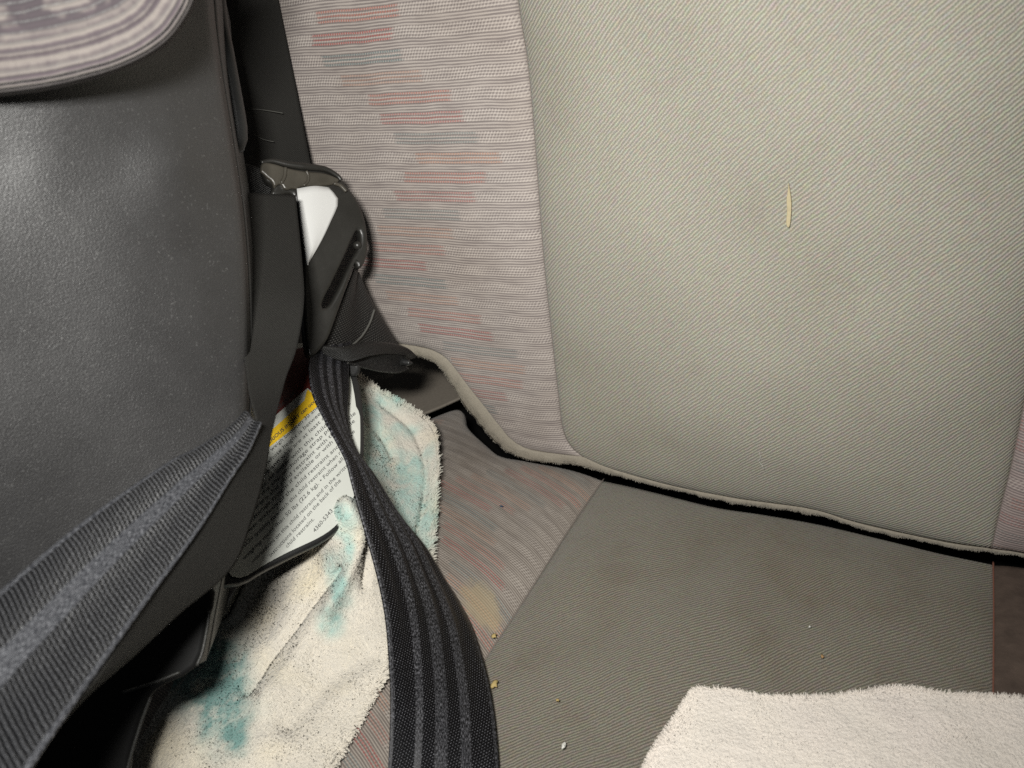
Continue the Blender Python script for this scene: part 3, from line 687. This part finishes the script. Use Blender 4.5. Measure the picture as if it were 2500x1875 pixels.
BL = [(940, 985, 60, 26, .8), (905, 1010, 35, 40, .9), (990, 1050, 22, 16, .7), (985, 1130, 42, 34, .85), (920, 1130, 45, 55, .9), (1000, 1200, 50, 60, .95), (960, 1260, 50, 45, .9), (1030, 1280, 30, 50, .9), (930, 1080, 40, 30, .9), (1045, 1110, 12, 20, .6),
      (835, 1265, 28, 35, .85), (850, 1340, 14, 50, .75), (830, 1420, 22, 60, .9), (806, 1515, 24, 30, .95), (535, 1680, 60, 110, 1.0), (565, 1785, 34, 44, .95), (480, 1640, 60, 90, .9), (880, 960, 10, 18, .5), (865, 1180, 30, 60, .5)]
WH = [(1000, 1020, 40, 22), (1030, 1060, 18, 30), (905, 965, 24, 14), (960, 1015, 40, 26), (1010, 1075, 30, 20), (965, 1085, 40, 24), (975, 1185, 48, 10), (1048, 1150, 12, 50), (955, 1130, 24, 12)]
def col_left(P):
    P = np.asarray(P).reshape(-1, 3); px, py = to_px(P)
    wob = nz(P, 70, 9.0); px = px + wob * 22; py = py + nz(P, 70, 4.0) * 22
    m = np.zeros(len(P))
    for x, y, a, b, s_ in BL: m = np.maximum(m, s_ * np.exp(-(((px - x) / (a * 1.3)) ** 2 + ((py - y) / (b * 1.3)) ** 2) ** 1.5))
    for x, y, a, b in WH: m = m * (1 - .8 * np.exp(-(((px - x) / (a * .8)) ** 2 + ((py - y) / (b * .8)) ** 2)))
    n1 = nz(P, 130, 2.0) * .8 + nz(P, 420, 7.0) * .55; m = np.clip(m * (1.0 + n1), 0, 1) * .92
    tn = np.clip(nz(P, 38, 6.0) * 1.6 - .15, 0, 1) * .5
    c = cream[None] * (1 - tn[:, None]) + tan[None] * tn[:, None]
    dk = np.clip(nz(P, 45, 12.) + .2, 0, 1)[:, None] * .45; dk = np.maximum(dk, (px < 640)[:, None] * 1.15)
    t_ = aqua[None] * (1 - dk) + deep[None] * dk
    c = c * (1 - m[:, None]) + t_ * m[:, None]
    return np.c_[c, np.ones(len(P))]
dep_l = tps([(870, 925, .575), (975, 995, .572), (1064, 1100, .560), (1066, 1170, .540), (1060, 1250, .518), (1056, 1310, .498), (1040, 1420, .466), (955, 1615, .417), (790, 1875, .368), (700, 1960, .352),
             (900, 1050, .545), (960, 1150, .532), (930, 1250, .475), (872, 1236, .432), (845, 1258, .425), (840, 1350, .43), (760, 1370, .445), (700, 1450, .438), (850, 1500, .43), (620, 1440, .463),
             (560, 1540, .45), (500, 1700, .405), (620, 1700, .395), (400, 1850, .382), (250, 1960, .37), (780, 1640, .408), (430, 1500, .50)])
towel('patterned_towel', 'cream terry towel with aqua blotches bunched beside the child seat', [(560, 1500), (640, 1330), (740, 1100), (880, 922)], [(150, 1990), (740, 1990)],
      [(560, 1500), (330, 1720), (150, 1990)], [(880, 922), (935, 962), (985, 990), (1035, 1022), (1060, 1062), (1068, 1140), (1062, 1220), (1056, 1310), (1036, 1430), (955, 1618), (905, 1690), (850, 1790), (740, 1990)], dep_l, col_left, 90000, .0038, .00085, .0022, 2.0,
      [([(935, 985), (1000, 1040), (1028, 1090), (1040, 1150), (1036, 1230), (1020, 1320)], 9, -.0035), ([(600, 1690), (680, 1580), (790, 1440), (830, 1390)], 10, -.004), ([(640, 1720), (730, 1600), (820, 1470)], 26, .004),
       ([(845, 1235), (868, 1300), (850, 1400), (800, 1500)], 16, .005), ([(890, 1230), (905, 1330), (890, 1430)], 12, -.004), ([(540, 1560), (470, 1700), (380, 1850)], 30, .006), ([(880, 1020), (930, 1060), (960, 1110)], 8, -.003), ([(700, 1760), (800, 1660), (900, 1600)], 30, -.003)])
def col_right(P):
    P = np.asarray(P).reshape(-1, 3)
    a = np.clip(nz(P, 40, 3.0) * .5 + .5, 0, 1)[:, None]
    c = np.array([.72, .67, .60])[None] * a + np.array([.70, .64, .59])[None] * (1 - a)
    return np.c_[c, np.ones(len(P))]
def dep_r(px, py):
    px = np.asarray(px, float); py = np.asarray(py, float)
    rx, ry = (px - CX) / F, (py - CY) / F
    rz = R_.z * rx + D_.z * ry + F_.z
    return (-.0 + .016 - CAM.z) / rz
towel('plain_towel', 'plain cream terry towel lying at the lower right corner', [(1712, 1682), (1800, 1690), (1900, 1702), (2010, 1700), (2100, 1690), (2180, 1680), (2300, 1695), (2420, 1702), (2560, 1712)], [(1530, 2010), (2600, 2010)],
      [(1712, 1682), (1690, 1700), (1650, 1760), (1610, 1820), (1575, 1890), (1530, 2010)], [(2560, 1712), (2600, 2010)], dep_r, col_right, 75000, .0024, .00042, .0018, 5.0)

# ------------------------------------------------------------------ crumbs and flecks
M_crumb = mat_plain('yellow_crumb', (.46, .35, .15), .8, .2, .3, 700, .0004); M_crumb_o = mat_plain('orange_crumb', (.40, .25, .12), .8, .2, .3, 700, .0004); M_blue = mat_plain('blue_fluff', (.04, .06, .10), .9, .1); M_fleck = mat_plain('pale_fleck', (.72, .71, .66), .6, .3)
for (x, y, r, mt, sq, lb) in ((1206, 1552, .0016, M_crumb, (1, 1.1, .5), 'small yellow crumb at the striped bolster seam, above the larger crumb'),
                              (1207, 1670, .0023, M_crumb, (.8, 1.3, .5), 'largest yellow crumb, touching the edge of the black strap'),
                              (1361, 1709, .0010, M_crumb, (1, 1, .6), 'tiny yellow crumb on grey cushion below the large crumb'),
                              (2008, 1603, .0011, M_crumb_o, (.8, 1.2, .6), 'tiny orange crumb above the plain cream towel'),
                              (1376, 1820, .0014, M_fleck, (.8, 1.4, .4), 'pale fleck near the lower edge, left of the plain towel'),
                              (1224, 1236, .0011, M_blue, (1.6, .7, .5), 'tiny dark blue fluff on the striped cushion bolster'),
                              (1977, 1530, .0006, M_fleck, (1, 1, 1), 'tiny bright white speck on the grey cushion panel')):
    c_ = on_seat(x, y, .0085 if x > 1230 else .0058)
    setp(link('crumb', blob_mesh(c_, r * .82, x * .01, sq, 2, .9), mt), lb, 'crumb', 'crumbs on the seat cushion')
# dried sliver stuck to the backrest
sl = [(1925, 446), (1929, 470), (1932, 496), (1931, 526), (1928, 552), (1923, 556), (1919, 545), (1921, 515), (1920, 488), (1923, 465)]
M_sliver = mat_plain('dried_yellow', (.50, .425, .265), .6, .3, .3, 300)
pl_s = Plane(on_back(1926, 500, -.0243), (0, -1, 0))
setp(link('dried_sliver', plate_mesh(pl_s, sl, .001, .0003, smooth=4), M_sliver), 'thin yellowish sliver stuck upright on the grey backrest', 'sliver')
pts = [(1853, 1103), (1857, 1116), (1853, 1126), (1862, 1138), (1864, 1146)]
setp(link('lint_thread', tube_mesh(arr([on_back(*p, -.0193) for p in spline(pts, 20)]), .00010, 5), M_fleck), 'short pale lint thread low on the grey backrest', 'thread')
